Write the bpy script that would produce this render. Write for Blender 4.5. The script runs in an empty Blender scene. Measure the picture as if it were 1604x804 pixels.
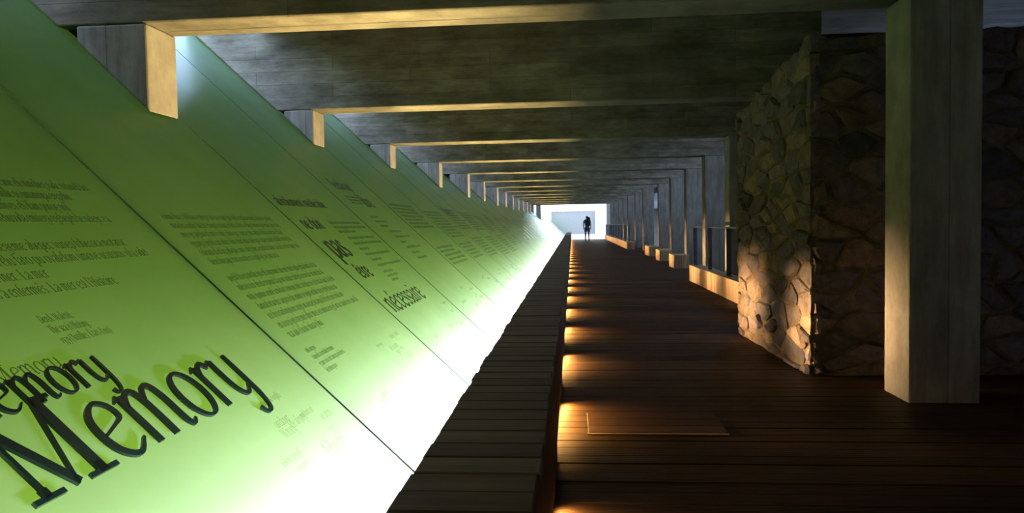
import bpy, math, random
from mathutils import Vector, Matrix

random.seed(7)
scene = bpy.context.scene
COL = scene.collection

# ------------------------------------------------------------------ camera
F_PX, YAW, PITCH, ROLL, CAM_H = 1162.4, -.0817, -.0426, -.0177, 1.2
fw = Vector((math.sin(YAW)*math.cos(PITCH), math.cos(YAW)*math.cos(PITCH), math.sin(PITCH)))
r0 = Vector((math.cos(YAW), -math.sin(YAW), 0)); u0 = r0.cross(fw)
cr, sr = math.cos(ROLL), math.sin(ROLL)
cam_r = cr*r0 + sr*u0; cam_u = -sr*r0 + cr*u0
cam_data = bpy.data.cameras.new('camera')
cam_data.sensor_fit = 'HORIZONTAL'; cam_data.sensor_width = 36.0
cam_data.lens = 36.0*F_PX/1604.0
cam_data.clip_start = .05; cam_data.clip_end = 500
cam = bpy.data.objects.new('camera', cam_data)
m3 = Matrix((cam_r, cam_u, -fw)).transposed()
cam.matrix_world = Matrix.Translation((0, 0, CAM_H)) @ m3.to_4x4()
COL.objects.link(cam); scene.camera = cam

# ------------------------------------------------------------------ sky, exposure
w = bpy.data.worlds.new('sky'); scene.world = w; w.use_nodes = True
bg = w.node_tree.nodes['Background']
bg.inputs[0].default_value = (.50, .67, 1.0, 1); bg.inputs[1].default_value = 9.5
vs = scene.view_settings
vs.view_transform = 'Standard'; vs.look = 'None'; vs.gamma = 1.0; vs.use_curve_mapping = False
vs.exposure = 0.0
scene.cycles.max_bounces = 7; scene.cycles.diffuse_bounces = 4; scene.cycles.glossy_bounces = 3
scene.cycles.transparent_max_bounces = 12; scene.cycles.transmission_bounces = 4
scene.cycles.sample_clamp_indirect = 4.0
scene.cycles.caustics_reflective = False; scene.cycles.caustics_refractive = False

# light levels and colours of the lamps and the added chamber glow
BACK_W, BACK_C = 9.2, (.88, 1.0, .50)      # tubes in the cavity behind the glass
SLOT_W, SLOT_C = 108.0, (1.0, .78, .86)       # line of lamps in the slot behind the bench
FRAME_W, FRAME_C = 100.0, (1.0, .72, .28)    # uplights under each concrete frame
LED_S, LED_C = 5.0, (1.0, .54, .15)         # strips under the bench lip: diffuser,
POOL_W, THROW_W = 25.0, 22.0                  # light down to the boards, light across the passage
THROW_C = (1.0, .60, .28)
CHAMBER_S, CHAMBER_C = 3.0, (.90, .95, 1.0)   # added glow on the far chamber's ceiling, no known lamp

# ------------------------------------------------------------------ measures (metres)
D1, S, T = 4.955, 3.863, .385               # first frame, frame pitch, frame thickness
ZS = CAM_H + 1.4335                         # beam soffit
ZTOP = 3.70                                 # slab underside
GS, GO = .9426, -.7311                      # glass plane z = -GS*x + GO
GANG = math.atan(GS)
PANEL, P0 = S/2, 1.58
YEND, YCH = 57.0, 86.0
gz = lambda x: -GS*x + GO
DN = lambda n: D1 + S*(n-1)

# ------------------------------------------------------------------ materials
def mat(name):
    m = bpy.data.materials.new(name); m.use_nodes = True
    nt = m.node_tree; b = nt.nodes['Principled BSDF']
    return m, nt, b
def nd(nt, t, **kw):
    n = nt.nodes.new(t)
    for k, v in kw.items():
        if hasattr(n, k): setattr(n, k, v)
    return n
def ramp(nt, stops):
    r = nt.nodes.new('ShaderNodeValToRGB'); e = r.color_ramp.elements
    e[0].position, e[0].color = stops[0][0], (*stops[0][1], 1)
    e[1].position, e[1].color = stops[-1][0], (*stops[-1][1], 1)
    for p, c in stops[1:-1]:
        x = e.new(p); x.color = (*c, 1)
    return r
def mix(nt, a, b, fac, mode='MIX'):
    n = nt.nodes.new('ShaderNodeMix'); n.data_type = 'RGBA'; n.blend_type = mode
    for sock, v in ((n.inputs[0], fac), (n.inputs[6], a), (n.inputs[7], b)):
        if hasattr(v, 'links'): nt.links.new(v, sock)
        elif isinstance(v, (int, float)): sock.default_value = v
        else: sock.default_value = (*v, 1)
    return n.outputs[2]
def world_pos(nt):
    return nt.nodes.new('ShaderNodeNewGeometry').outputs['Position']
def mapped(nt, vec, scale=(1, 1, 1), swap=None):
    if swap:                                            # reorder axes, e.g. 'xz'
        s = nt.nodes.new('ShaderNodeSeparateXYZ'); c = nt.nodes.new('ShaderNodeCombineXYZ')
        nt.links.new(vec, s.inputs[0])
        for i, a in enumerate(swap): nt.links.new(s.outputs['xyz'.index(a)], c.inputs[i])
        vec = c.outputs[0]
    mp = nt.nodes.new('ShaderNodeMapping'); mp.inputs['Scale'].default_value = scale
    nt.links.new(vec, mp.inputs[0]); return mp.outputs[0]
def noise(nt, vec, scale, detail=5, rough=.6):
    n = nt.nodes.new('ShaderNodeTexNoise'); n.inputs['Scale'].default_value = scale
    n.inputs['Detail'].default_value = detail; n.inputs['Roughness'].default_value = rough
    nt.links.new(vec, n.inputs['Vector']); return n.outputs['Fac']
def bump(nt, b, h, strength, dist=.02, prev=None):
    n = nt.nodes.new('ShaderNodeBump'); n.inputs['Strength'].default_value = strength
    n.inputs['Distance'].default_value = dist; nt.links.new(h, n.inputs['Height'])
    if prev: nt.links.new(prev, n.inputs['Normal'])
    nt.links.new(n.outputs[0], b.inputs['Normal']); return n.outputs[0]

def concrete(name, swap, c_dark, c_light, rows=.155, width=1.9, off=0.0):
    """board-marked concrete: boards, stains, pits"""
    m, nt, b = mat(name); pos = world_pos(nt)
    v = mapped(nt, pos, swap=swap)
    br = nt.nodes.new('ShaderNodeTexBrick'); nt.links.new(v, br.inputs['Vector'])
    br.inputs['Scale'].default_value = 1; br.inputs['Brick Width'].default_value = width
    br.inputs['Row Height'].default_value = rows; br.inputs['Mortar Size'].default_value = .0035
    br.inputs['Mortar Smooth'].default_value = .3
    br.inputs['Color1'].default_value = (.50, .49, .46, 1); br.inputs['Color2'].default_value = (1, 1, 1, 1)
    br.inputs['Mortar'].default_value = (.30, .30, .30, 1)
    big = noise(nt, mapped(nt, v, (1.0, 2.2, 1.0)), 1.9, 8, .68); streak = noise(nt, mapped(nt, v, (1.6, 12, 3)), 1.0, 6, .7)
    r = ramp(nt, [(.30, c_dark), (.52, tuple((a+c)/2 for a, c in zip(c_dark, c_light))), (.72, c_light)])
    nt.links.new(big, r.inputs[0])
    c = mix(nt, r.outputs[0], br.outputs['Color'], .75, 'MULTIPLY')
    r2 = ramp(nt, [(.35, (.55, .53, .49)), (.62, (1.08, 1.08, 1.08))]); nt.links.new(streak, r2.inputs[0])
    c = mix(nt, c, r2.outputs[0], .65, 'MULTIPLY')
    pit = nt.nodes.new('ShaderNodeTexVoronoi'); pit.inputs['Scale'].default_value = 17
    nt.links.new(mapped(nt, pos, (1, 1, 1.6)), pit.inputs['Vector'])
    pr = ramp(nt, [(.035, (.25, .24, .22)), (.075, (1, 1, 1))]); nt.links.new(pit.outputs['Distance'], pr.inputs[0])
    c = mix(nt, c, pr.outputs[0], .8, 'MULTIPLY')
    nt.links.new(c, b.inputs['Base Color']); b.inputs['Roughness'].default_value = .82
    n1 = bump(nt, b, br.outputs['Color'], .35, .01)
    bump(nt, b, noise(nt, pos, 22, 6), .35, .01, n1)
    return m
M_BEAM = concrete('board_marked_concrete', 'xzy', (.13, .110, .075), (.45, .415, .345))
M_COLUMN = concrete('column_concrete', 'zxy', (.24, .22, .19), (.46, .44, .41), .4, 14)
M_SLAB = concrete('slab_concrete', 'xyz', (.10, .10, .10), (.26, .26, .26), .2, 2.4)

def plain(name, col, rough=.6, metal=0.0, spec=.5):
    m, nt, b = mat(name)
    n = noise(nt, world_pos(nt), 9, 5)
    r = ramp(nt, [(.3, tuple(x*.75 for x in col)), (.7, tuple(min(1, x*1.18) for x in col))]); nt.links.new(n, r.inputs[0])
    nt.links.new(r.outputs[0], b.inputs['Base Color'])
    b.inputs['Roughness'].default_value = rough; b.inputs['Metallic'].default_value = metal
    b.inputs['Specular IOR Level'].default_value = spec
    return m

def wood(name, c1, c2, rough, groove=0, grain=(1.5, 40, 40), spec=.5):
    """board wood; grain runs along local x, every board its own tone"""
    m, nt, b = mat(name)
    oi = nt.nodes.new('ShaderNodeObjectInfo')
    pos = world_pos(nt)
    g = noise(nt, mapped(nt, pos, grain), 1.0, 6)
    r = ramp(nt, [(.28, c1), (.72, c2)]); nt.links.new(g, r.inputs[0])
    rr = ramp(nt, [(0, (.55, .55, .55)), (1, (1.15, 1.12, 1.08))]); nt.links.new(oi.outputs['Random'], rr.inputs[0])
    c = mix(nt, r.outputs[0], rr.outputs[0], 1.0, 'MULTIPLY')
    nt.links.new(c, b.inputs['Base Color'])
    b.inputs['Specular IOR Level'].default_value = spec
    rm = nt.nodes.new('ShaderNodeMapRange'); nt.links.new(noise(nt, pos, 5, 4), rm.inputs[0])
    rm.inputs[3].default_value = rough-.12; rm.inputs[4].default_value = rough+.15
    nt.links.new(rm.outputs[0], b.inputs['Roughness'])
    prev = bump(nt, b, g, .25, .004)
    if groove:
        wv = nt.nodes.new('ShaderNodeTexWave'); wv.wave_type = 'BANDS'; wv.bands_direction = 'Y'
        wv.inputs['Scale'].default_value = groove; nt.links.new(pos, wv.inputs['Vector'])
        bump(nt, b, wv.outputs['Fac'], .55, .004, prev)
    return m
M_DECK = wood('dark_deck_wood', (.024, .013, .006), (.064, .033, .014), .52, 20, spec=.16)
M_BENCH = wood('weathered_bench_wood', (.050, .046, .036), (.12, .112, .088), .55, 0, spec=.3)
M_LIP = wood('bench_lip_wood', (.030, .014, .007), (.060, .028, .013), .6, 0, (40, 1.5, 40), spec=.2)
M_KERB = wood('pale_oak_boards', (.34, .22, .11), (.62, .44, .25), .55, 0, (30, 30, 2.0))
M_RAIL = plain('blue_grey_steel', (.10, .12, .20), .45, .3)
M_STEEL = plain('brushed_steel', (.55, .55, .54), .35, .9)
M_JOINT = plain('grey_joint_sealant', (.09, .10, .085), .5)
M_WHITE = plain('white_plaster', (.86, .88, .90), .75)
M_GREYWALL = plain('grey_wall', (.34, .39, .47), .8)
M_PALEFLOOR = plain('pale_floor', (.75, .76, .78), .5)
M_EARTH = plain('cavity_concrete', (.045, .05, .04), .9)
M_QUAY = plain('quay_stone', (.35, .34, .32), .9)
M_HOUSING_SHADE = plain('housing_and_shade_black', (.02, .02, .02), .6)  # black for housings and joints, also the shade put into the frame notches
M_BRASS = plain('worn_metal_edge', (.75, .60, .42), .4, .7)

# rubble stone and mortar
m, nt, b = mat('rubble_stone'); pos = world_pos(nt); oi = nt.nodes.new('ShaderNodeObjectInfo')
r = ramp(nt, [(0, (.055, .052, .062)), (.25, (.20, .175, .18)), (.45, (.10, .095, .11)), (.62, (.30, .22, .15)), (.8, (.13, .12, .15)), (1, (.24, .20, .20))])
nt.links.new(oi.outputs['Random'], r.inputs[0])
r2 = ramp(nt, [(.3, (.45, .42, .42)), (.7, (1.35, 1.25, 1.15))]); nt.links.new(noise(nt, pos, 11, 8, .7), r2.inputs[0])
nt.links.new(mix(nt, r.outputs[0], r2.outputs[0], 1, 'MULTIPLY'), b.inputs['Base Color'])
b.inputs['Roughness'].default_value = .85; bump(nt, b, noise(nt, pos, 16, 8, .7), 1.0, .03); M_STONE = m
m, nt, b = mat('lime_mortar'); pos = world_pos(nt)
r = ramp(nt, [(.3, (.09, .065, .038)), (.7, (.34, .25, .145))]); nt.links.new(noise(nt, pos, 8, 8, .7), r.inputs[0])
nt.links.new(r.outputs[0], b.inputs['Base Color']); b.inputs['Roughness'].default_value = .95
bump(nt, b, noise(nt, pos, 13, 8, .75), 1.0, .06); M_MORTAR = m

# glass: frosted front layer on a clear sheet
m, nt, b = mat('frosted_green_glass'); nt.nodes.remove(b); out = nt.nodes['Material Output']
pos = world_pos(nt)
tr = nt.nodes.new('ShaderNodeBsdfTranslucent'); df = nt.nodes.new('ShaderNodeBsdfDiffuse'); gl = nt.nodes.new('ShaderNodeBsdfGlossy')
cl = ramp(nt, [(.3, (.47, .74, .13)), (.7, (.56, .80, .19))]); nt.links.new(noise(nt, pos, 1.6, 4), cl.inputs[0])
nt.links.new(cl.outputs[0], tr.inputs[0])
df.inputs[0].default_value = (.35, .58, .51, 1)
gl.inputs['Roughness'].default_value = .22; gl.inputs[0].default_value = (.9, 1, .95, 1)
a1 = nt.nodes.new('ShaderNodeMixShader'); a1.inputs[0].default_value = .13
nt.links.new(tr.outputs[0], a1.inputs[1]); nt.links.new(df.outputs[0], a1.inputs[2])
lw = nt.nodes.new('ShaderNodeFresnel'); lw.inputs[0].default_value = 1.055
a2 = nt.nodes.new('ShaderNodeMixShader'); nt.links.new(lw.outputs[0], a2.inputs[0])
nt.links.new(a1.outputs[0], a2.inputs[1]); nt.links.new(gl.outputs[0], a2.inputs[2])
nt.links.new(a2.outputs[0], out.inputs[0]); M_FROST = m
m, nt, b = mat('clear_glass_edge'); nt.nodes.remove(b); out = nt.nodes['Material Output']
tp = nt.nodes.new('ShaderNodeBsdfTransparent'); tp.inputs[0].default_value = (.86, .97, .80, 1)
nt.links.new(tp.outputs[0], out.inputs[0]); M_CLEAR = m
# print on the glass
def ink(name, col, clear):
    m, nt, b = mat(name); out = nt.nodes['Material Output']
    b.inputs['Base Color'].default_value = (*col, 1); b.inputs['Roughness'].default_value = .5
    tp = nt.nodes.new('ShaderNodeBsdfTransparent'); mx = nt.nodes.new('ShaderNodeMixShader'); mx.inputs[0].default_value = clear
    nt.links.new(b.outputs[0], mx.inputs[1]); nt.links.new(tp.outputs[0], mx.inputs[2]); nt.links.new(mx.outputs[0], out.inputs[0])
    return m
M_INK = ink('dark_green_ink', (.012, .035, .014), .30)
M_FAINT = ink('faint_grey_ink', (.05, .08, .04), .55)
M_WORD = ink('deep_green_word_ink', (.006, .022, .012), .12)
m, nt, b = mat('dark_letter_glass'); b.inputs['Base Color'].default_value = (.003, .014, .011, 1)
b.inputs['Roughness'].default_value = .28; nn = noise(nt, world_pos(nt), 6, 3); bump(nt, b, nn, .1, .002); M_LETTER = m

def emit(name, col, s):
    m, nt, b = mat(name); nt.nodes.remove(b); e = nt.nodes.new('ShaderNodeEmission')
    e.inputs[0].default_value = (*col, 1); e.inputs[1].default_value = s
    nt.links.new(e.outputs[0], nt.nodes['Material Output'].inputs[0]); return m
M_LED = emit('warm_led_diffuser', LED_C, LED_S)
M_ADDED_GLOW = emit('added_ceiling_glow', CHAMBER_C, CHAMBER_S)

# ------------------------------------------------------------------ mesh helpers
class MB:
    """collects shapes in world space; build() links them as ONE mesh object"""
    def __init__(s): s.v, s.f, s.m = [], [], []
    def add(s, vs_, fs, mi=0):
        o = len(s.v); s.v += [tuple(p) for p in vs_]
        for f_ in fs: s.f.append(tuple(i+o for i in f_)); s.m.append(mi)
    def box(s, x0, x1, y0, y1, z0, z1, mi=0):
        s.add([(x0,y0,z0),(x1,y0,z0),(x1,y1,z0),(x0,y1,z0),(x0,y0,z1),(x1,y0,z1),(x1,y1,z1),(x0,y1,z1)],
              [(3,2,1,0),(4,5,6,7),(0,1,5,4),(1,2,6,5),(2,3,7,6),(3,0,4,7)], mi)
    def cbox(s, x0, x1, y0, y1, z0, z1, c=.004):
        """box with chamfered top edges"""
        s.add([(x0,y0,z0),(x1,y0,z0),(x1,y1,z0),(x0,y1,z0),(x0,y0,z1-c),(x1,y0,z1-c),(x1,y1,z1-c),(x0,y1,z1-c),
               (x0+c,y0+c,z1),(x1-c,y0+c,z1),(x1-c,y1-c,z1),(x0+c,y1-c,z1)],
              [(3,2,1,0),(0,1,5,4),(1,2,6,5),(2,3,7,6),(3,0,4,7),(4,5,9,8),(5,6,10,9),(6,7,11,10),(7,4,8,11),(8,9,10,11)])
    def prism_y(s, poly, y0, y1):
        """polygon in (x,z) extruded along y; poly counter-clockwise seen from -y"""
        n = len(poly)
        s.add([(x,y0,z) for x,z in poly]+[(x,y1,z) for x,z in poly],
              [tuple(range(n)), tuple(range(2*n-1,n-1,-1))]+[((i+1)%n,i,i+n,(i+1)%n+n) for i in range(n)])
    def tube(s, p, q, r, n=10):
        p, q = Vector(p), Vector(q); d = (q-p).normalized()
        a = d.orthogonal().normalized(); b_ = d.cross(a)
        vs_ = [c+(a*math.cos(k*2*math.pi/n)+b_*math.sin(k*2*math.pi/n))*r for c in (p,q) for k in range(n)]
        s.add(vs_, [(k,(k+1)%n,(k+1)%n+n,k+n) for k in range(n)]+[tuple(range(n-1,-1,-1)), tuple(range(n,2*n))])
    def mesh(s, name, mats, off=(0,0,0), smooth=False):
        me = bpy.data.meshes.new(name)
        me.from_pydata([(x-off[0],y-off[1],z-off[2]) for x,y,z in s.v], [], s.f)
        for m_ in (mats if isinstance(mats, (list, tuple)) else [mats]): me.materials.append(m_)
        if any(s.m): me.polygons.foreach_set('material_index', s.m)
        if smooth: me.polygons.foreach_set('use_smooth', [True]*len(me.polygons))
        me.update(); return me
    def build(s, name, mats, parent=None, smooth=False, loc=None):
        off = tuple(parent.matrix_world.translation) if parent else (loc or (0,0,0))
        o = bpy.data.objects.new(name, s.mesh(name, mats, off, smooth)); COL.objects.link(o)
        if parent: o.parent = parent
        elif loc: o.location = loc
        return o
def tag(o, label=None, cat=None, group=None, kind=None):
    if label: o['label'] = label
    if cat: o['category'] = cat
    if group: o['group'] = group
    if kind: o['kind'] = kind
    return o
def thing(name, loc, label=None, cat=None, group=None, kind=None):
    e = bpy.data.objects.new(name, None); COL.objects.link(e); e.location = loc
    e.empty_display_size = .2; e.matrix_world = Matrix.Translation(loc)
    return tag(e, label, cat, group, kind)
def part_copy(o, parent, loc):
    c = o.copy(); COL.objects.link(c); c.parent = parent; c.location = loc; return c
def area(name, loc, direction, sx, sy, watts, col, parent=None, spread=math.pi):
    """sx across, sy along world y"""
    l = bpy.data.lights.new(name, 'AREA'); l.shape = 'RECTANGLE'; l.size = sx; l.size_y = sy
    l.energy = watts; l.color = col; l.spread = spread
    o = bpy.data.objects.new(name, l); COL.objects.link(o)
    z = -Vector(direction).normalized(); y = Vector((0,1,0)); x = y.cross(z).normalized(); y = z.cross(x)
    mw = Matrix((x, y, z)).transposed().to_4x4(); mw.translation = Vector(loc)
    o.matrix_world = mw
    if parent: o.parent = parent; o.matrix_parent_inverse = parent.matrix_world.inverted()
    return o

# ------------------------------------------------------------------ setting
ST = 'structure'
floor = thing('floor', (0, 0, -.06), 'dark hardwood boardwalk running the length of the passage', kind=ST)
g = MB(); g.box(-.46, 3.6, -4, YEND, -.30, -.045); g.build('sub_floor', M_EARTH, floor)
PW, PG = .132, .006
NPL = 300
g = MB(); g.cbox(-.44, 3.55, 0, PW-PG, -.045, 0, .003)
pl0 = g.build('plank', M_DECK, floor)
pl0.location = (0, 2.5, 0)
for k in range(1, NPL):
    c = part_copy(pl0, floor, (random.uniform(-.004, .004), 2.5+k*PW, random.uniform(-.0015, .0015)))
g = MB(); y = 2.5+NPL*PW
while y < YEND-.05:
    g.cbox(-.44, 3.55, y, y+PW-PG, -.045, 0, .003); y += PW
y = 2.5-PW
while y > -4:
    g.cbox(-.44, 3.55, y, y+PW-PG, -.045, 0, .003); y -= PW
tag(g.build('plank_run', M_DECK, floor), kind='stuff')

g = MB(); g.box(-3.75, 6.3, -4, YEND, ZTOP, 4.05); g.box(-4.62, -3.75, -4, 3.9, ZTOP, 4.05); g.box(-4.62, -3.75, 53.5, YEND, ZTOP, 4.05)  # strips beside the glass at both ends added to cut sky light
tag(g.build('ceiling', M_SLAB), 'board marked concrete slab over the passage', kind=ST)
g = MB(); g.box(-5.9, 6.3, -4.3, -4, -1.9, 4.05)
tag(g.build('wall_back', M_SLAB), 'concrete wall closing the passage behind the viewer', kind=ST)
g = MB()                                                # river-side wall with a long opening
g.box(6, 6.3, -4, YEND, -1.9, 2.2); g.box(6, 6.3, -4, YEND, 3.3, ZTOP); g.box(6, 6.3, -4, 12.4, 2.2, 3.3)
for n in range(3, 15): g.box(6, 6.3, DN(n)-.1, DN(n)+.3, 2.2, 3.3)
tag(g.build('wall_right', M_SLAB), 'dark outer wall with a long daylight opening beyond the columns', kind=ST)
g = MB(); g.box(3.6, 6.3, -4, YEND, -1.9, -1.7)
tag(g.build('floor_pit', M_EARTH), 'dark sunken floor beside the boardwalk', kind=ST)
g = MB(); g.box(6.3, 60, -20, 120, -2.6, -2.4)
tag(g.build('floor_quay', M_QUAY), 'stone quay outside the opening', kind=ST)
g = MB()                                                # cavity behind and below the glass
g.box(-5.9, -.44, -4, YCH, -.62, -.42); g.box(-5.9, -5.6, -4, YCH, -.42, 3.95)
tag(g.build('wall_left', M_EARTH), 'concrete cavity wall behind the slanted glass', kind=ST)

# far lit chamber
g = MB(); g.box(-.40, 3.2, YEND, YCH, -.30, 0)
tag(g.build('floor_chamber', M_PALEFLOOR), 'pale floor of the bright chamber at the end', kind=ST)
g = MB(); g.box(-2.45, 2.9, YCH, YCH+.3, -.3, 3.0)
w_end = tag(g.build('wall_end', M_GREYWALL), 'pale grey end wall of the bright chamber', kind=ST)
g = MB(); g.box(2.62, 2.95, YEND, YCH, 0, 3.0)
tag(g.build('wall_chamber_right', M_WHITE), 'white side wall of the bright chamber', kind=ST)
g = MB(); g.prism_y([(-2.75, gz(-2.75)+.06), (-2.40, gz(-2.40)+.06), (-2.40, ZS+.1), (-2.75, ZS+.1)], YEND, YCH)
tag(g.build('wall_chamber_left', M_WHITE), 'white upstand above the glass in the bright chamber', kind=ST)
lum = thing('ceiling_chamber', (0, YEND, ZS), 'white ceiling of the bright chamber with added glow panels', kind=ST)
g = MB(); g.box(-2.75, 2.95, YEND, YCH, ZS+.12, ZS+.35); g.build('roof', M_WHITE, lum)
g = MB(); g.box(-2.38, 2.60, YEND+.05, YEND+3.55, ZS+.02, ZS+.10)
lp = g.build('added_glow_panel', M_ADDED_GLOW, lum)  # glowing panels added to brighten the chamber, its light source is unknown
for k in range(1, 8): part_copy(lp, lum, (0, k*3.6, 0))
# bulkhead closing the frame section against the chamber
g = MB(); g.box(-3.4, 6.3, YEND-.02, YEND+.02, ZS+.12, ZTOP); g.box(2.97, 6.3, YEND-.02, YEND+.02, -1.9, ZS+.12)
tag(g.build('wall_bulkhead', M_SLAB), 'concrete bulkhead around the mouth of the bright chamber', kind=ST)

# ------------------------------------------------------------------ concrete frames
XL = {0:-2.90, 1:-2.904, 2:-3.102, 3:-3.112, 4:-2.956, 5:-2.852, 6:-2.870, 7:-2.818}
XR = {0:2.05, 1:2.155, 2:2.42, 3:2.621, 4:2.90, 5:3.07, 6:3.17, 7:3.22, 8:3.02, 9:3.0, 10:2.93, 11:2.96, 12:2.92, 13:2.85, 14:2.80}
for n in range(0, 15):
    y0, y1 = DN(n), DN(n)+T
    if y1 > YEND: break
    xl, xr = XL.get(n, -2.84), XR[n]
    lab = {0: 'board marked concrete frame overhead, before the Memory glass',
           1: 'concrete portal frame whose square column stands before the rubble stone wall',
           2: 'concrete portal frame with its column hidden behind the rubble stone wall',
           3: 'concrete portal frame with column behind the steel railing beside the stone wall',
           4: 'concrete portal frame with column just past the end of the stone wall railing',
           5: 'concrete portal frame with column behind the first timber block past the railing',
           6: 'concrete portal frame with column behind the middle timber block',
           7: 'concrete portal frame with column behind the block farthest from the stone wall'}.get(n,
           'board marked concrete portal frame in the row beyond the timber blocks')
    t = thing('concrete_frame', (0, y0, 0), lab, 'concrete frame', 'concrete portal frames along the passage')
    g = MB(); c = .006
    xg = lambda z: (GO-z)/GS
    g.prism_y([(xg(ZS)+.02, ZS), (xr+.445, ZS), (xr+.445, ZTOP), (xg(ZTOP)+.02, ZTOP)], y0, y1)
    be = g.build('beam', M_BEAM, t)
    g = MB(); xs = max(xl-.51, xg(ZS)+.10)
    g.prism_y([(xs, gz(xs)+.035), (xl, gz(xl)+.02), (xl, ZS), (xs, ZS)], y0, y1)
    st = g.build('stub', M_COLUMN, t)
    g = MB(); xn = xg(ZS)+.03
    g.prism_y([(xs-.005, gz(xs)+.04), (xs-.005, ZS-.005), (xn, ZS-.005)], y0+.10, y1)
    g.build('notch_shade', M_HOUSING_SHADE, t)  # black block stands in for the shade inside the open notch
    g = MB(); g.box(xr, xr+.445, y0, y1, -.01 if xr < 3.1 else -1.7, ZS)
    co = g.build('column', M_COLUMN, t)
    if 1 <= n <= 4:                                      # open board joint along the soffit
        g = MB(); yj = y0+T*.60; xx = xl+.03; pv = []
        while xx < xr:
            yj += random.uniform(-.004, .004); wj = random.uniform(.001, .006)
            pv.append((xx, yj, wj)); xx += random.uniform(.05, .2)
        vs_ = [(x, y-w_, ZS-.0012) for x, y, w_ in pv]+[(x, y+w_, ZS-.0012) for x, y, w_ in pv]; q_ = len(pv)
        g.add(vs_, [(i, i+q_, i+q_+1, i+1) for i in range(q_-1)]); g.build('board_joint', M_HOUSING_SHADE, t)
    for o in (be, st, co):
        bv = o.modifiers.new('bevel', 'BEVEL'); bv.width = .014; bv.segments = 2

# ------------------------------------------------------------------ stroke alphabet for the printed glass
def crom(pts, sub):
    out_ = []
    n = len(pts)
    for i in range(n-1):
        p0, p1, p2, p3 = pts[max(i-1,0)], pts[i], pts[i+1], pts[min(i+2,n-1)]
        for k in range(sub):
            t = k/sub
            out_.append(tuple(.5*((2*b_)+(c_-a_)*t+(2*a_-5*b_+4*c_-d_)*t*t+(3*b_-a_-3*c_+d_)*t**3) for a_,b_,c_,d_ in zip(p0,p1,p2,p3)))
    out_.append(tuple(pts[-1])); return out_
K, N_ = .125, .065                                      # thick and thin pen widths, x-height = 1
def L(*p): return ('l', list(p))
def Cv(*p): return ('c', list(p))
def ser(x, y, w=.15): return L((x-w,y,.05),(x+w,y,.05))
def stem(x, y0, y1, w=K): return L((x,y0,w),(x,y1,w))
def flag(x, y): return L((x-.15,y-.10,.04),(x-.02,y-.02,.10))
OVAL = lambda cx, r, y0=0, y1=1: Cv(*[(cx-r*math.cos(a)*.98, (y0+y1)/2+(y1-y0)/2*math.sin(a), N_+(K-N_)*abs(math.cos(a))) for a in [k*math.pi/6 for k in range(13)]])
G = {}
G['a'] = (.80, [Cv((.14,.80,.07),(.22,.95,.08),(.40,1.0,.07),(.56,.88,.10),(.58,.6,K),(.58,.2,K),(.66,.03,.08),(.78,.06,.04)), Cv((.57,.58,.05),(.30,.48,.07),(.12,.28,K),(.22,.03,.10),(.42,.05,.07),(.57,.22,.05))])
G['b'] = (.86, [stem(.16,0,1.55), flag(.16,1.55), Cv((.17,.75,.05),(.40,1.0,.07),(.68,.85,.11),(.74,.5,K),(.66,.12,.11),(.42,0,.07),(.17,.12,.05))])
G['c'] = (.72, [Cv((.66,.78,.09),(.58,.95,.08),(.38,1.0,.07),(.14,.78,.11),(.09,.48,K),(.18,.14,.12),(.40,0,.08),(.68,.18,.04))])
G['d'] = (.88, [stem(.68,0,1.55), flag(.68,1.55), L((.68,.02,.07),(.82,.06,.04)), Cv((.67,.85,.05),(.44,1.0,.07),(.16,.82,.11),(.09,.46,K),(.18,.10,.11),(.42,0,.07),(.67,.16,.05))])
G['e'] = (.80, [Cv((.12,.44,.05),(.42,.54,.055),(.68,.66,.08),(.64,.90,.08),(.42,1.0,.07),(.16,.80,.11),(.09,.46,K),(.18,.14,.125),(.44,0,.09),(.74,.20,.045))])
G['f'] = (.50, [Cv((.62,1.42,.08),(.48,1.54,.06),(.30,1.45,.08),(.22,1.2,K),(.20,.6,K),(.20,0,K)), L((.02,.96,.05),(.48,.96,.05)), ser(.20,.02,.16)])
G['g'] = (.84, [OVAL(.38,.28,.36,1), L((.60,.93,.04),(.82,.98,.06)), Cv((.24,.40,.05),(.16,.22,.07),(.40,.10,.10),(.70,.0,.10),(.72,-.28,.08),(.40,-.46,.06),(.10,-.30,.08),(.22,-.04,.05))])
G['h'] = (.92, [stem(.16,0,1.55), flag(.16,1.55), ser(.16,.02,.13), Cv((.17,.72,.05),(.40,.98,.08),(.62,.92,.11),(.68,.6,K),(.68,0,K)), ser(.68,.02,.13)])
G['i'] = (.42, [stem(.20,0,1.0), flag(.20,1.0), ser(.20,.02,.14), L((.17,1.30,.13),(.23,1.42,.13))])
G['j'] = (.40, [Cv((.22,1.0,K),(.22,.2,K),(.16,-.3,.09),(-.02,-.42,.06)), flag(.22,1.0), L((.19,1.30,.13),(.25,1.42,.13))])
G['k'] = (.86, [stem(.16,0,1.55), flag(.16,1.55), ser(.16,.02,.13), L((.64,.98,.05),(.20,.46,.06)), L((.34,.58,.08),(.78,.02,K))])
G['l'] = (.40, [stem(.19,0,1.55), flag(.19,1.55), ser(.19,.02,.14)])
G['m'] = (1.30, [stem(.17,0,.96), flag(.17,.98), Cv((.18,.70,.05),(.34,.95,.09),(.52,.95,.11),(.60,.66,K),(.60,0,K)), Cv((.61,.70,.05),(.78,.95,.09),(.96,.95,.11),(1.04,.66,K),(1.05,.18,K),(1.12,.02,.09),(1.26,.10,.05))])
G['n'] = (.92, [stem(.17,0,.96), flag(.17,.98), ser(.17,.02,.13), Cv((.18,.70,.05),(.38,.97,.08),(.60,.93,.11),(.68,.62,K),(.69,.16,K),(.75,.02,.09),(.88,.08,.05))])
G['o'] = (.88, [OVAL(.43,.34)])
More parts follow.
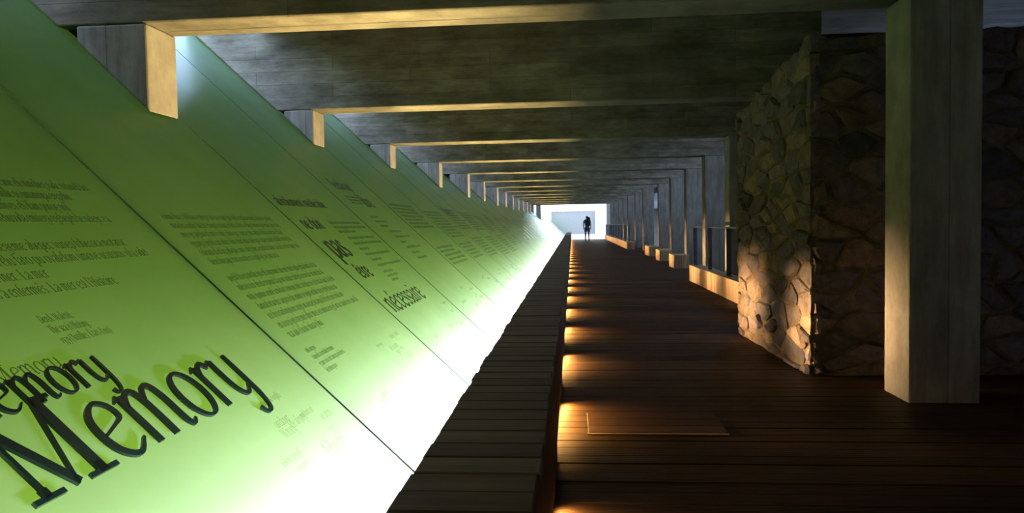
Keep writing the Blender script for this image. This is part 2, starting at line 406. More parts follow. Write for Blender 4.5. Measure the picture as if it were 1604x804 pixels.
G['p'] = (.88, [stem(.18,-.48,.96), flag(.18,.98), ser(.18,-.46,.15), Cv((.19,.78,.05),(.44,1.0,.07),(.70,.84,.11),(.76,.5,K),(.68,.12,.11),(.42,0,.07),(.19,.12,.05))])
G['q'] = (.88, [stem(.70,-.48,.98), ser(.70,-.46,.15), Cv((.69,.85,.05),(.46,1.0,.07),(.17,.82,.11),(.10,.46,K),(.19,.10,.11),(.44,0,.07),(.69,.16,.05))])
G['r'] = (.62, [stem(.17,0,.96), flag(.17,.98), Cv((.18,.70,.05),(.30,.92,.08),(.44,1.0,.10),(.58,.88,.12))])
G['s'] = (.64, [Cv((.54,.80,.08),(.44,.97,.07),(.24,.97,.08),(.13,.76,.10),(.30,.55,K),(.50,.40,K),(.54,.16,.10),(.34,0,.07),(.10,.14,.08))])
G['t'] = (.56, [Cv((.22,1.28,.06),(.22,.9,K),(.22,.3,K),(.30,.03,.09),(.52,.10,.05)), L((.04,.96,.05),(.50,.96,.06))])
G['u'] = (.92, [Cv((.16,.96,K),(.16,.4,K),(.22,.08,.11),(.42,0,.08),(.66,.18,.05)), stem(.68,0,.96), flag(.16,.98), flag(.68,.98), L((.68,.02,.07),(.84,.06,.04))])
G['v'] = (.84, [L((.10,.97,K),(.42,.0,.09)), L((.42,.0,.06),(.72,.97,.06)), ser(.10,.97,.12), ser(.72,.97,.11)])
G['w'] = (1.16, [L((.10,.97,K),(.36,.0,.09)), L((.36,.0,.06),(.58,.92,.06)), L((.54,.97,K),(.80,.0,.09)), L((.80,.0,.06),(1.06,.97,.06)), ser(.10,.97,.12), ser(1.06,.97,.10)])
G['x'] = (.82, [L((.12,.97,K),(.70,.0,K)), L((.66,.97,.06),(.12,.0,.06)), ser(.12,.97,.1), ser(.70,.02,.1)])
G['y'] = (.92, [Cv((.14,.98,K),(.14,.45,K),(.22,.14,.11),(.40,.06,.09),(.62,.24,.05)), Cv((.70,1.0,.10),(.70,.4,K),(.68,-.1,.11),(.56,-.42,.09),(.36,-.47,.09),(.28,-.32,.12)), flag(.14,1.0)])
G['z'] = (.70, [L((.10,.95,.07),(.60,.95,.07)), L((.58,.94,K),(.10,.04,K)), L((.10,.04,.07),(.62,.04,.07))])
G['é'] = (.80, G['e'][1]+[L((.40,1.18,.06),(.56,1.52,.13))])
G['ê'] = (.80, G['e'][1]+[L((.20,1.16,.05),(.40,1.44,.10)), L((.40,1.44,.10),(.60,1.16,.05))])
G['è'] = (.80, G['e'][1]+[L((.46,1.18,.06),(.30,1.52,.13))])
G['M'] = (1.66, [L((.30,1.36,.07),(.30,.05,.075)), L((.24,1.38,.16),(.84,.03,.14)), L((.80,.02,.05),(1.26,1.36,.065)), L((1.30,1.38,.17),(1.30,.03,.17)), L((.06,.03,.08),(.56,.03,.08)), L((1.04,.03,.08),(1.58,.03,.08)), L((.02,1.38,.07),(.36,1.38,.07)), L((1.22,1.38,.07),(1.58,1.38,.07)), L((.24,.10,.14),(.36,.10,.14)), L((1.22,.10,.18),(1.38,.10,.18))])
G['D'] = (1.16, [stem(.26,0,1.38,.14), Cv((.26,1.36,.06),(.60,1.36,.07),(.94,1.1,.12),(1.0,.68,.14),(.92,.26,.12),(.60,.02,.07),(.26,.02,.06)), ser(.2,.03), ser(.2,1.36)])
G['W'] = (1.7, [L((.14,1.36,.14),(.50,.0,.12)), L((.50,0,.06),(.86,1.30,.06)), L((.80,1.36,.14),(1.16,.0,.12)), L((1.16,0,.06),(1.52,1.36,.06)), ser(.14,1.36), ser(.84,1.36,.14), ser(1.52,1.36)])
G['T'] = (1.04, [stem(.52,0,1.36,.14), L((.06,1.35,.07),(.98,1.35,.07)), ser(.52,.03,.2), L((.06,1.35,.05),(.05,1.12,.05)), L((.98,1.35,.05),(.99,1.12,.05))])
G['H'] = (1.24, [stem(.28,0,1.38,.14), stem(.96,0,1.38,.14), L((.28,.72,.06),(.96,.72,.06)), ser(.28,.03), ser(.96,.03), ser(.28,1.36), ser(.96,1.36)])
G['A'] = (1.16, [L((.20,.02,.06),(.56,1.40,.06)), L((.54,1.42,.14),(.98,.02,.15)), L((.34,.50,.05),(.80,.50,.05)), ser(.20,.03,.16), ser(.98,.03,.16)])
G['L'] = (.98, [stem(.28,0,1.38,.14), ser(.28,1.36,.18), L((.10,.03,.06),(.88,.03,.08)), L((.88,.03,.05),(.92,.32,.05))])
G['N'] = (1.30, [stem(.26,0,1.36,.065), stem(1.02,0,1.36,.065), L((.24,1.36,.15),(1.02,.02,.15)), ser(.26,.03,.16), ser(1.02,1.36,.16), L((.06,1.36,.06),(.28,1.36,.06))])
G['F'] = (.96, [stem(.28,0,1.38,.14), L((.10,1.35,.06),(.84,1.35,.07)), L((.28,.74,.05),(.66,.74,.06)), ser(.28,.03,.18), L((.84,1.35,.05),(.86,1.12,.05))])
G['U'] = (1.20, [Cv((.26,1.36,.14),(.26,.5,.14),(.36,.1,.12),(.62,0,.08),(.90,.16,.06),(.96,.5,.06),(.96,1.36,.06)), ser(.26,1.36), ser(.96,1.36)])
G['E'] = (1.02, [stem(.28,0,1.38,.14), L((.10,1.35,.06),(.86,1.35,.07)), L((.28,.72,.05),(.68,.72,.06)), L((.10,.03,.06),(.90,.03,.07)), L((.90,.03,.05),(.94,.28,.05))])
G['É'] = (1.02, G['E'][1]+[L((.48,1.50,.06),(.62,1.78,.12))])
G['O'] = (1.2, [OVAL(.6,.48,0,1.38)])
G['1'] = (.62, [stem(.34,0,1.0,.12), L((.14,.84,.05),(.34,1.0,.07)), ser(.34,.02,.18)])
G['9'] = (.76, [OVAL(.38,.26,.3,1), Cv((.64,.62,.12),(.58,.1,.10),(.36,-.28,.07),(.16,-.4,.05))])
G['7'] = (.72, [L((.08,.95,.08),(.66,.95,.08)), L((.66,.95,.06),(.28,-.38,.12))])
G['.'] = (.36, [L((.12,.06,.14),(.24,.06,.14))])
G[','] = (.36, [L((.20,.08,.13),(.12,-.18,.05))])
G["'"] = (.30, [L((.18,1.5,.13),(.10,1.22,.05))])
G['-'] = (.50, [L((.08,.45,.09),(.42,.45,.09))])
G['('] = (.46, [Cv((.40,1.5,.05),(.18,1.05,.09),(.12,.55,.11),(.18,.05,.09),(.40,-.38,.05))])
G[')'] = (.46, [Cv((.06,1.5,.05),(.28,1.05,.09),(.34,.55,.11),(.28,.05,.09),(.06,-.38,.05))])
G[' '] = (.42, [])

CG, SG = math.cos(GANG), math.sin(GANG)
X0 = GO/GS                                              # glass at floor level
NRM = Vector((SG, 0, CG))
def on_glass(u, v, h=0.0):
    """u along the passage, v up the slope from floor level, h out of the glass"""
    return (X0-v*CG+h*SG, u, v*SG+h*CG)
def text_width(s, xh, tight=1.0): return sum(G[c][0] for c in s)*xh*tight
def lay_text(mb, s, u, v, xh, tight=1.0, h=.002, depth=0, sub=3, bold=1.0):
    for ch in s:
        adv, strokes = G[ch]
        for kind, pts in strokes:
            if kind == 'c': pts = crom(pts, sub)
            P = [(u+x*xh*tight, v+y*xh, wd*xh*bold) for x, y, wd in pts]
            Lf, Rt = [], []
            for i, (x, y, wd) in enumerate(P):
                a_, b_ = P[max(i-1,0)], P[min(i+1,len(P)-1)]
                dx, dy = b_[0]-a_[0], b_[1]-a_[1]; l = math.hypot(dx,dy) or 1
                nx, ny = -dy/l*wd/2, dx/l*wd/2
                Lf.append((x+nx,y+ny)); Rt.append((x-nx,y-ny))
            n = len(P)
            top = [on_glass(x,y,h+depth) for x,y in Lf+Rt]
            faces = [(i+n,i+n+1,i+1,i) for i in range(n-1)]
            if depth:
                bot = [on_glass(x,y,h) for x,y in Lf+Rt]; o = 2*n
                faces += [(i,i+1,i+1+o,i+o) for i in range(n-1)] + [(i+n+1,i+n,i+n+o,i+n+1+o) for i in range(n-1)]
                faces += [(n,0,o,n+o),(n-1,2*n-1,2*n-1+o,n-1+o)]
                faces += [(i+o,i+1+o,i+n+1+o,i+n+o) for i in range(n-1)]
                top += bot
            mb.add(top, faces)
        u += adv*xh*tight
    return u
rt = random.Random(11)
def filler(width, xh, tight):
    s = ''
    vow, con = 'eeaiou', 'lnrtsdmpcvbfg'
    while True:
        wd = ''.join(rt.choice(con if (i+k0)%2 else vow) for k0 in [rt.randint(0,1)] for i in range(rt.randint(2,8)))
        if text_width(s+' '+wd, xh, tight) > width: return s.strip()
        s += ' '+wd

# ------------------------------------------------------------------ slanted glass panels
NPAN = 44
GT = .019                                               # sheet thickness
VBOT, VTOP = -.42, 6.62
special = {-1: 'slanted frosted glass panel beside the start of the bench, before the Memory panel',
           0: 'slanted green glass panel lettered with the word Memory in three sizes',
           1: 'slanted green glass panel printed with two long paragraphs of small text',
           2: 'slanted green glass panel with large dark words ending in nécessaire',
           3: 'slanted green glass panel with two dark headings, right after the nécessaire panel',
           4: 'slanted green glass panel two past the nécessaire panel, printed with close lines',
           6: 'slanted green glass panel with one heavy dark heading above close lines of print'}
panels = {}
def sheet_mesh():
    g = MB(); u0_, u1_ = .011, PANEL-.011
    a = [on_glass(u, v, 0) for u, v in ((u0_,VBOT),(u1_,VBOT),(u1_,VTOP),(u0_,VTOP))]
    c_ = [on_glass(u, v, -GT) for u, v in ((u0_,VBOT),(u1_,VBOT),(u1_,VTOP),(u0_,VTOP))]
    g.add(a, [(0,1,2,3)], 0)
    g.add(a+c_, [(7,6,5,4),(0,4,5,1),(1,5,6,2),(2,6,7,3),(3,7,4,0)], 1)
    return g.mesh('sheet', [M_FROST, M_CLEAR])
def joint_mesh():
    g = MB()
    P = [on_glass(u, v, h) for h in (-GT-.004, -.008) for u, v in ((-.0105,VBOT),(.0105,VBOT),(.0105,VTOP),(-.0105,VTOP))]
    g.add(P, [(3,2,1,0),(4,5,6,7),(0,1,5,4),(1,2,6,5),(2,3,7,6),(3,0,4,7)])
    return g.mesh('joint_strip', M_JOINT)
SHEET, JOINT = sheet_mesh(), joint_mesh()
for k in range(-2, NPAN):
    yk = P0+k*PANEL
    t = thing('glass_panel', (0, yk, 0), special.get(k, 'slanted frosted glass panel farther along the printed glass wall' if k > 3 else 'slanted frosted glass panel at the very start of the wall'),
              'glass panel', 'slanted glass panels')
    o = bpy.data.objects.new('sheet', SHEET); COL.objects.link(o); o.parent = t
    o = bpy.data.objects.new('joint_strip', JOINT); COL.objects.link(o); o.parent = t
    panels[k] = t
# words standing proud of the first panel
def word(panel, s, u, v, xh, tight=1.0, solid=False, name='lettering', label=None, bold=1.0, m=None):
    g = MB()
    lay_text(g, s, u, v, xh, tight, .008 if solid else .0025, .010 if solid else 0, 5 if solid else 3, bold)
    o = g.build(name, M_LETTER if solid else (m or M_WORD), panels[panel])
    if label: o['label'] = label
    return o
word(0, 'Memory', 1.675, .757, .212, 1.03, True, label='largest dark raised word Memory')
word(0, 'Memory', 1.655, 1.029, .108, 1.03, True, label='medium dark raised word Memory')
word(0, 'Memory', 1.925, 1.133, .046, .97, False, m=M_INK, bold=1.2, label='smallest word Memory, printed flat')
def para(panel, lines, u, v, xh, dv, tight=.62, m=M_INK, bold=1.25, label=None):
    """a block of small print: each line a string, or a width in metres for print too small to read"""
    g = MB()
    for i, ln in enumerate(lines):
        uu = u
        if isinstance(ln, tuple): uu, ln = u+ln[0], ln[1]
        s = ln if isinstance(ln, str) else filler(ln, xh, tight)
        lay_text(g, s, uu, v-i*dv, xh, tight, .002, 0, 2, bold)
    o = tag(g.build('text_block', m, panels[panel]), kind='stuff')
    if label: o['label'] = label
    return o
para(0, [1.55, 1.30, 1.22, 1.40], 1.85, 2.03, .036, .072)
para(0, [1.45, 1.42, (.02, 'dans ce gris caveau. La mer. La mer'), (.34, "les a enfermés. La mer est l'Histoire.")], 1.85, 1.66, .036, .072, .74)
para(0, ['Derek Walcott,', 'The sea is History,', '1979 (Antilles, États-Unis)'], 2.285, 1.318, .024, .049, .62, bold=1.15)
para(1, [1.42, 1.45, 1.40, 1.38, 1.44, .92], 3.70, 1.838, .034, .070)
para(1, [1.34, 1.38, 1.40, 1.36, 1.33, 1.44, .55], 3.70, 1.362, .034, .072)
para(1, [.20, .36, .46, .26], 3.70, .815, .023, .049, .56)
word(2, 'absolument intolérable', 5.56, 2.02, .072, .98, bold=2.5)
word(2, 'ne doit', 5.60, 1.745, .092, .98, bold=2.5)
word(2, 'pas', 5.60, 1.42, .172, 1.02, bold=2.6)
word(2, 'être', 5.68, 1.175, .105, 1.05, bold=2.5)
word(2, 'nécessaire', 5.56, .80, .135, 1.25, bold=2.2)
para(2, [.95, .98, .55], 6.28, 1.80, .028, .058, .62)
para(2, [.9, .95, .35, .9, .35, .92], 6.34, 1.60, .028, .070, .62)
para(2, [.34, .42, .3], 6.30, 1.17, .024, .05, .6)
word(3, "l'esclavage", 7.72, 2.36, .105, .85, bold=2.0)
word(3, 'libre', 8.20, 2.09, .13, .95, bold=2.0)
para(3, [.55, .5, .45], 7.72, 2.22, .026, .05)
para(3, [.42, .6, .4], 7.86, 1.90, .028, .075)
para(3, [.55, .8, .35, .8, .4, .5], 8.0, 1.66, .030, .085)
for k in range(4, 17):
    u = P0+k*PANEL+.14
    n1, n2 = rt.randint(6, 9), rt.randint(5, 8)
    para(k, [rt.uniform(1.2, 1.6) for _ in range(n1)], u, 2.05+rt.uniform(-.08, .12), .036, .072)
    para(k, [rt.uniform(1.1, 1.5) for _ in range(n2)], u, 1.34+rt.uniform(-.08, .08), .034, .074)
word(6, 'liberté', P0+6*PANEL+.2, 2.02, .17, 1.1, bold=1.5)
word(9, 'jamais', P0+9*PANEL+.2, 2.0, .17, 1.1, bold=1.5)
word(10, 'esclaves', P0+10*PANEL+.15, 2.3, .16, 1.0, bold=1.5)
# faint words near the foot of the glass
word(0, 'Liberté', 3.02, .325, .062, .72, m=M_FAINT)
word(0, 'Norunn', 2.89, .215, .056, .86, m=M_FAINT)
word(0, 'Winiey', 2.86, .52, .034, .7, m=M_FAINT)
word(1, 'Freiheit', 4.83, .165, .060, .78, m=M_FAINT)
for k in range(0, 8):
    u = P0+k*PANEL
    g = MB()
    for q in range(16):
        s = filler(rt.uniform(.10, .22), .022, .7)
        lay_text(g, s, u+rt.uniform(1.05, 1.68) if q < 11 else u+rt.uniform(.2, 1.6), rt.uniform(.12, .70), rt.choice((.018, .024, .03)), .7, .0022, 0, 2, 1.1)
    tag(g.build('text_block', M_FAINT, panels[k]), kind='stuff')

# lamps of the glass wall
for k in range(-2, 29):
    yc = P0+(k+.5)*PANEL
    t = panels[k]
    area('cavity_lamp', (-1.35, yc, -.30), (-.1, 0, 1), .16, PANEL*.96, BACK_W, BACK_C)
    area('slot_lamp', (-.435, yc, .15), (-.90, 0, -.06), .04, PANEL*.98, SLOT_W, SLOT_C, spread=math.radians(75))
for n in range(0, 14):
    area('frame_uplight', (-.70, DN(n)+T/2, -.045), (-.42, 0, 1), .04, T*.8, FRAME_W, FRAME_C, spread=math.radians(84))

# ------------------------------------------------------------------ bench
BX, BB, BT = -.0872, -.410, .584                          # lip, back edge, top
bench = thing('long_bench', (BB, 1.0, 0), 'long dark slatted timber bench beside the glass wall, glowing underneath', 'bench')
BW, BGAP = .127, .007
g = MB(); g.cbox(BB, BX-.004, 0, BW-BGAP, BT-.032, BT, .004)
b0 = g.build('slat', M_BENCH, bench)
by0 = 1.05
loc0 = Vector((0, by0, 0)); b0.location = loc0
NB = 300
for k in range(1, NB):
    part_copy(b0, bench, (random.uniform(-.005, .005), by0+k*BW, random.uniform(-.002, .002)))
g = MB(); y = by0+NB*BW
g2 = MB()
while y+1.0 < YEND+1.0-.2:
    g.cbox(BB, BX-.004, y+1.0-0, y+1.0+BW-BGAP, BT-.032, BT, .004); y += BW
tag(g.build('slat_run', M_BENCH, bench), kind='stuff')
g = MB(); g.box(BX-.028, BX, .9, YEND-.2, .14, BT-.006); g.build('front_board', M_LIP, bench)
g = MB(); g.box(BB, BB+.03, .9, YEND-.2, 0, BT-.034); g.build('added_back_board', M_LIP, bench)  # unseen board added to stop slot lamps leaking under the bench
g = MB(); g.box(-.30, -.29, .9, YEND-.2, 0, BT-.034); g.build('inner_board', M_HOUSING_SHADE, bench)
LP, L0 = 1.835, 3.42
first = None
for k in range(-1, 29):
    yb = L0+k*LP
    if yb+.3 > YEND-.3: break
    if first is None:
        g = MB(); g.box(-.285, BX-.004, yb-.29, yb+.29, 0, .20); first = (g.build('support', M_LIP, bench), yb)
    else: part_copy(first[0], bench, (0, yb-first[1], 0))
led0 = None
for k in range(-1, 28):
    yb = L0+k*LP+.31
    t = thing('led_strip', (-.16, yb, 0), 'warm light strip recessed under the long bench', 'light strip', 'light strips under the bench')
    if led0 is None:
        g = MB(); g.box(-.20, -.155, yb, yb+LP-.62, .06, .19); h_ = g.build('housing', M_HOUSING_SHADE, t)
        g = MB(); g.box(-.1545, -.142, yb+.01, yb+LP-.63, .07, .135); d_ = g.build('diffuser', M_LED, t); led0 = (h_, d_)
    else:
        for o in led0: part_copy(o, t, (0, 0, 0))
    yc = yb+LP/2-.31
    area('pool_light', (-.128, yc, .134), (.72, -.22, -1), .022, LP-.66, POOL_W, LED_C, spread=math.radians(128))
    area('throw_light', (-.138, yc, .10), (1, -.36, .15), .05, LP-.66, THROW_W, THROW_C, spread=math.radians(33))

# floor hatch edge
t = thing('floor_hatch', (.07, 4.195, 0), 'flush floor hatch in the boardwalk edged with a bright metal strip', 'hatch')
for i in range(3):
    g = MB(); g.cbox(.075, .86, 4.205+i*.155, 4.205+i*.155+.148, .001, .009, .003); g.build('board', M_DECK, t)
g = MB(); g.box(.07, .86, 4.19, 4.201, .001, .008); g.build('edge_strip', M_BRASS, t)

# ------------------------------------------------------------------ rubble wall
def clip(poly, px, py, nx, ny):
    out_ = []
    for i in range(len(poly)):
        a, c_ = poly[i], poly[(i+1)%len(poly)]
        da = (a[0]-px)*nx+(a[1]-py)*ny; dc = (c_[0]-px)*nx+(c_[1]-py)*ny
        if da <= 0: out_.append(a)
        if (da < 0) != (dc < 0) and da != dc:
            t_ = da/(da-dc); out_.append((a[0]+(c_[0]-a[0])*t_, a[1]+(c_[1]-a[1])*t_))
    return out_
def rubble(w_, h_, size, asp, rs):
    """irregular stones as convex cells: jittered courses, flattened"""
    pts = []; z = 0; row = 0
    while z < h_+size:
        x = -size+(row%2)*size*.5
        while x < w_+size:
            pts.append((x+rs.uniform(-.55,.55)*size, (z+rs.uniform(-.50,.50)*size/asp)*asp)); x += size*rs.uniform(.75,1.35)
        z += size/asp*rs.uniform(.8,1.2); row += 1
    pts = [p for p in pts if rs.random() > .14]
    cells = []
    for i, p in enumerate(pts):
        poly = [(0,0),(w_,0),(w_,h_*asp),(0,h_*asp)]
        for j, q in enumerate(pts):
            if i == j: continue
            dx, dy = q[0]-p[0], q[1]-p[1]
            if dx*dx+dy*dy > (size*4)**2: continue
            poly = clip(poly, (p[0]+q[0])/2, (p[1]+q[1])/2, dx, dy)
            if len(poly) < 3: break
        if len(poly) >= 3:
            cells.append([(x, y/asp) for x, y in poly])
    return cells
WX, WY0, WY1 = 1.775, 5.80, 8.07
wall = thing('stone_wall', (WX, WY0, 0), 'old rubble stone wall end with rough mortar beside the boardwalk', 'stone wall')
rs = random.Random(5)
def top_z(y): return 2.60-.13*(y-WY0)/(WY1-WY0)*2
g = MB()                                                # mortar core, roughened
nx_, nz_ = 22, 24
def core_pt(u, w__):                                    # u runs far end -> near corner -> along the front
    if u < 0: x, y = WX+.034-.05*(-u)/(WY1-WY0), WY0-u
    else: x, y = WX+.034+u, WY0+.038
    return x, y
us = [-(WY1-WY0)*(1-i/16) for i in range(17)]+[.04+i*.22 for i in range(1, 20)]
us = sorted(us)
ring = []
for u in us:
    x, y = core_pt(u, 0); tz = top_z(max(y, WY0))
    colm = []
    for j in range(nz_+1):
        z = tz*j/nz_
        jx, jy = rs.uniform(-.014,.014), rs.uniform(-.014,.014)
        colm.append((x+(jx if u < 0 else 0), y+(jy if u >= 0 else 0), z if j < nz_ else z+rs.uniform(-.05,.03)))
    ring.append(colm)
vs2 = [p for c_ in ring for p in c_]; m_ = nz_+1
fs2 = [(i*m_+j, (i+1)*m_+j, (i+1)*m_+j+1, i*m_+j+1) for i in range(len(us)-1) for j in range(nz_)]
g.add(vs2, fs2)
xe = ring[-1][0][0]; base = len(vs2)
for i, c_ in enumerate(ring[:-1]):                      # rough top closing back to the far end
    a, d_ = ring[i][-1], ring[i+1][-1]
    if us[i+1] <= 0: g.add([a, d_, (xe, d_[1], d_[2]), (xe, a[1], a[2])], [(0,1,2,3)])
g.box(WX+.10, xe, WY0+.12, WY1-.02, 0, 2.2)
g.build('mortar', M_MORTAR, wall)
count = 0
def stone(poly, to3, depth, shrink):
    n = len(poly); cx = sum(p[0] for p in poly)/n; cy = sum(p[1] for p in poly)/n
    rad = [math.hypot(p[0]-cx, p[1]-cy) for p in poly]
    if min(rad) < .02: return None
    pts = []
    for i, p in enumerate(poly):                        # midpoints round the outline
        q = poly[(i+1)%n]; pts.append(p); pts.append(((p[0]+q[0])/2+rs.uniform(-.006,.006), (p[1]+q[1])/2+rs.uniform(-.006,.006)))
    N2 = len(pts); rings = []
    for f_, d_ in ((1.0, -.06), (.99, depth*.35), (.80, depth*.85)):
        rg = []
        for i, (x, y) in enumerate(pts):
            k_ = (1-shrink/max(.04, math.hypot(x-cx,y-cy)))*f_*(.93 if i%2 == 0 else 1.0)
            rg.append(to3(cx+(x-cx)*k_, cy+(y-cy)*k_, d_+rs.uniform(-.005,.005)*(d_ > 0)))
        rings.append(rg)
    vs_ = [p for rg in rings for p in rg]+[to3(cx, cy, depth)]
    fs = [(r_*N2+i, r_*N2+(i+1)%N2, (r_+1)*N2+(i+1)%N2, (r_+1)*N2+i) for r_ in range(2) for i in range(N2)]
    fs += [(2*N2+i, 2*N2+(i+1)%N2, 3*N2) for i in range(N2)]
    return vs_, fs
def place(cells, to3, topf, size):
    for poly in cells:
        cx = sum(p[0] for p in poly)/len(poly); cz = sum(p[1] for p in poly)/len(poly)
        if cz > topf(cx)-.03: continue
        poly = [(p[0], min(p[1], topf(p[0])+rs.uniform(-.03,.04))) for p in poly]
        r_ = stone(poly, to3, rs.choice((rs.uniform(.010,.025), rs.uniform(.02,.055))), rs.uniform(.006,.026))
        if not r_: continue
        g = MB(); g.add(*r_); g.build('stone', M_STONE, wall)
sideL = WY1-WY0
# side face: first coordinate runs from far end (0) to near corner
place(rubble(sideL, 2.7, .34, 2.5, rs), lambda a, z, d: (WX+.04-.05*(1-a/sideL)-d, WY1-a, max(z, .002)), lambda a: top_z(WY1-a), .2)
# front face
place(rubble(1.75, 2.7, .27, 1.8, rs), lambda a, z, d: (WX+.04+a, WY0+.04-d, max(z, .002)), lambda a: top_z(WY0), .25)

# ------------------------------------------------------------------ kerbs with railings, timber blocks
def board_box(name, label, cat, group, x0, x1, y0, y1, z1, bw=.145, side_start=None):
    """timber-clad box: upright boards on the passage side and on the near end, a cap on top"""
    t = thing(name, (x0, y0, 0), label, cat, group)
    g = MB(); g.box(x0+.02, x1, y0+.02, y1, 0, z1-.02); g.build('core', M_LIP, t)
    n = max(1, round((y1-y0)/bw)); w_ = (y1-y0)/n
    g = MB(); g.box(x0, x0+.019, y0+.002, y0+w_-.002, .004, z1-.022); a = g.build('board', M_KERB, t)
    for k in range(1, n): part_copy(a, t, (0, k*w_, 0))
    n2 = max(1, round((x1-x0-.02)/bw)); w2 = (x1-x0-.02)/n2
    g = MB(); g.box(x0+.021, x0+.019+w2-.002, y0, y0+.018, .004, z1-.022); a = g.build('board', M_KERB, t)
    for k in range(1, n2): part_copy(a, t, (k*w2, 0, 0))
    g = MB(); g.cbox(x0-.004, x1+.004, y0-.004, y1, z1-.021, z1, .004); g.build('cap', M_KERB, t)
    return t
board_box('timber_kerb', 'low timber kerb carrying a railing, beginning at the stone wall', 'kerb', 'timber kerbs', 2.36, 2.60, 9.26, 15.31, .325)
board_box('timber_kerb', 'long low timber kerb with railing leading into the bright chamber', 'kerb', 'timber kerbs', 2.46, 2.79, 33.73, YEND-.3, .33)
for y0, y1, x0, lab in ((19.36, 20.36, 2.60, 'low timber block before a column, nearest the railing at the stone wall'),
                        (23.09, 24.22, 2.67, 'low timber block in the middle of three before the columns'),
                        (26.44, 28.08, 2.70, 'low timber block in the dark bay, third past the stone wall railing')):
    board_box('timber_block', lab, 'block', 'timber blocks at the columns', x0, x0+.38, y0, y1, .346)
def railing(label, x, y0, y1, step, z0, z1):
    t = thing('railing', (x, y0, z0), label, 'railing', 'steel railings')
    n = round((y1-y0)/step); st_ = (y1-y0)/n; first_ = None
    for k in range(n+1):
        yy = y0+k*st_
        if first_ is None:
            g = MB(); g.box(x-.036, x+.036, yy-.010, yy+.010, z0, z1-.02); g.box(x-.04, x+.04, yy-.07, yy+.07, z0, z0+.012)
            first_ = g.build('post', M_RAIL, t)
        else: part_copy(first_, t, (0, k*st_, 0))
    g = MB(); g.box(x-.035, x+.035, y0-.35, y1+.2, z1-.022, z1); g.build('top_rail', M_RAIL, t)
railing('blue grey steel railing on the timber kerb beside the stone wall', 2.46, 10.36, 15.2, 1.61, .325, 1.105)
railing('steel railing on the far timber kerb before the bright chamber', 2.56, 34.1, YEND-.6, 2.5, .33, 1.12)

# ------------------------------------------------------------------ person with a backpack
PX, PY = 1.045, 52.66
person = thing('person', (PX, PY, 0), 'person with blue shorts and a big dark backpack standing at the bright end', 'person')
M_SKIN = plain('skin', (.30, .18, .13), .6); M_SHIRT = plain('blue_grey_shirt', (.10, .14, .26), .8)
M_SHORTS = plain('blue_shorts', (.03, .06, .22), .8); M_PACK = plain('dark_backpack', (.012, .012, .03), .8)
M_HAIR = plain('dark_hair', (.012, .010, .012), .7); M_SHOE = plain('dark_shoes', (.02, .02, .02), .7)
def skinned(name, joints, edges, material, parent, root=0, sub=1):
    """grow a body round joints (x,y,z,radius) with a Skin modifier"""
    me = bpy.data.meshes.new(name); me.from_pydata([j[:3] for j in joints], edges, []); me.materials.append(material)
    o = bpy.data.objects.new(name, me); COL.objects.link(o); o.parent = parent
    bpy.context.view_layer.objects.active = o
    o.modifiers.new('skin', 'SKIN').use_smooth_shade = True
    for i, j in enumerate(joints):
        sv = me.skin_vertices[0].data[i]; sv.radius = (j[3], j[3] if len(j) < 5 else j[4]); sv.use_root = (i == root)
    s_ = o.modifiers.new('sub', 'SUBSURF'); s_.levels = sub; s_.render_levels = sub+1
    return o
# seen from behind, walking slightly to the left; +y is away from the viewer
J = [(0,0,.94,.13,.10), (0,0,1.12,.12,.10), (0,.01,1.32,.15,.10), (0,.01,1.43,.10,.07), (0,.02,1.52,.05), (-.01,.04,1.62,.085,.10), (-.01,.05,1.70,.07,.08),
     (-.19,.01,1.40,.055), (-.25,-.02,1.13,.042), (-.24,.06,.90,.034), (-.24,.09,.81,.035), (.19,.01,1.40,.055), (.25,-.02,1.13,.042), (.24,.06,.90,.034), (.24,.09,.81,.035),
     (-.09,0,.88,.095), (-.12,.06,.50,.062), (-.13,-.06,.10,.042), (-.13,-.05,.045,.045), (-.16,.10,.035,.040), (.09,0,.88,.095), (.11,.02,.50,.062), (.12,.04,.10,.042), (.12,.04,.045,.045), (.15,.19,.035,.040)]
Ed = [(0,1),(1,2),(2,3),(3,4),(4,5),(5,6),(3,7),(7,8),(8,9),(9,10),(3,11),(11,12),(12,13),(13,14),(0,15),(15,16),(16,17),(17,18),(18,19),(0,20),(20,21),(21,22),(22,23),(23,24)]
body = skinned('body', J, Ed, M_SKIN, person, 0)
shirt = skinned('shirt', [(0,0,.88,.155,.125),(0,0,1.12,.140,.115),(0,.01,1.32,.168,.118),(0,.01,1.42,.125,.09),(-.19,.01,1.40,.072),(-.235,-.01,1.20,.062),(.19,.01,1.40,.072),(.235,-.01,1.20,.062)],
                [(0,1),(1,2),(2,3),(3,4),(4,5),(3,6),(6,7)], M_SHIRT, person)
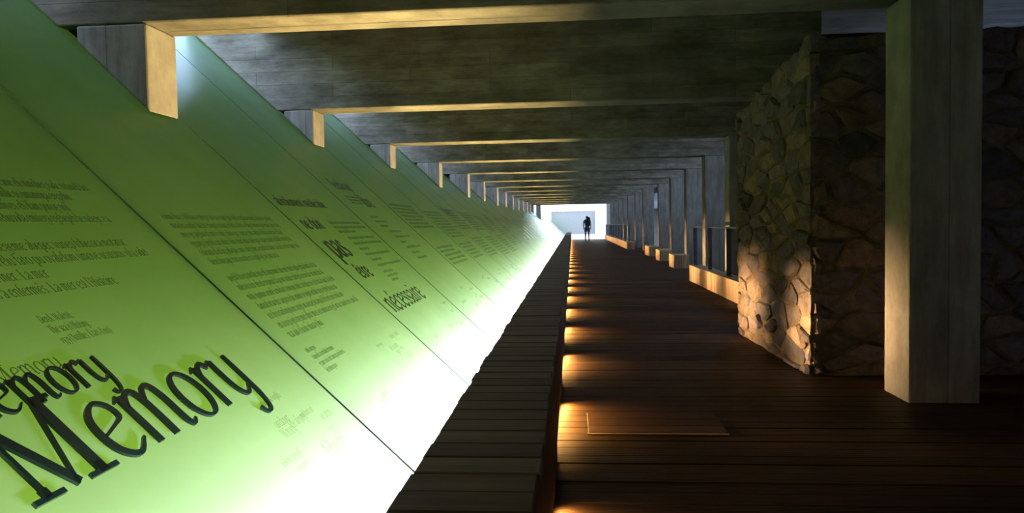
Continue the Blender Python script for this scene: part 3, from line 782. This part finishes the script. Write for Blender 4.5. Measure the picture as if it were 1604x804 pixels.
shorts = skinned('shorts', [(0,0,.96,.150,.12),(-.09,0,.86,.115),(-.115,.05,.56,.095),(.09,0,.86,.115),(.108,.02,.56,.095)], [(0,1),(1,2),(0,3),(3,4)], M_SHORTS, person)
hair = skinned('hair', [(-.01,-.02,1.57,.080,.07),(-.01,.0,1.66,.100,.10),(-.01,.03,1.72,.085,.09)], [(0,1),(1,2)], M_HAIR, person)
pack = skinned('backpack', [(.07,-.20,1.00,.15,.10),(.08,-.22,1.20,.17,.12),(.09,-.22,1.42,.16,.11),(.10,-.20,1.56,.12,.10),(.13,-.18,1.66,.10,.09)], [(0,1),(1,2),(2,3),(3,4)], M_PACK, person)
for sx in (-1, 1):
    g = MB()
    pts = [(sx*.10+.03,-.13,1.46),(sx*.13,.0,1.50),(sx*.14,.12,1.36),(sx*.15,.10,1.10),(sx*.12+.02,-.10,1.02)]
    for a, c_ in zip(pts, pts[1:]): g.tube([a[0]+PX,a[1]+PY,a[2]], [c_[0]+PX,c_[1]+PY,c_[2]], .018, 8)
    g.build('strap', M_PACK, person)
for fx, fy, fx2, fy2 in ((-.13,-.07,-.165,.12), (.12,.02,.155,.21)):
    skinned('shoe', [(fx,fy,.05,.055,.048),(fx,fy+.02,.045,.055,.05),((fx+fx2)/2,(fy+fy2)/2,.042,.05,.042),(fx2,fy2,.036,.045,.036)], [(0,1),(1,2),(2,3)], M_SHOE, person)
# each hand: four fingers and a thumb, relaxed, growing out of the palm
for sx in (-1, 1):
    for q, (dx, ln) in enumerate(((-.024,.070),(-.008,.082),(.008,.078),(.024,.062))):
        bx_, by_, bz_ = sx*.24, .09+dx, .80
        skinned('finger', [(bx_,by_,bz_,.010),(bx_+sx*.004,by_,bz_-ln*.55,.009),(bx_-sx*.012,by_+.004,bz_-ln,.008)], [(0,1),(1,2)], M_SKIN, person, 0, 1)
    skinned('thumb', [(sx*.235,.115,.85,.012),(sx*.225,.145,.815,.010),(sx*.222,.150,.78,.009)], [(0,1),(1,2)], M_SKIN, person, 0, 1)
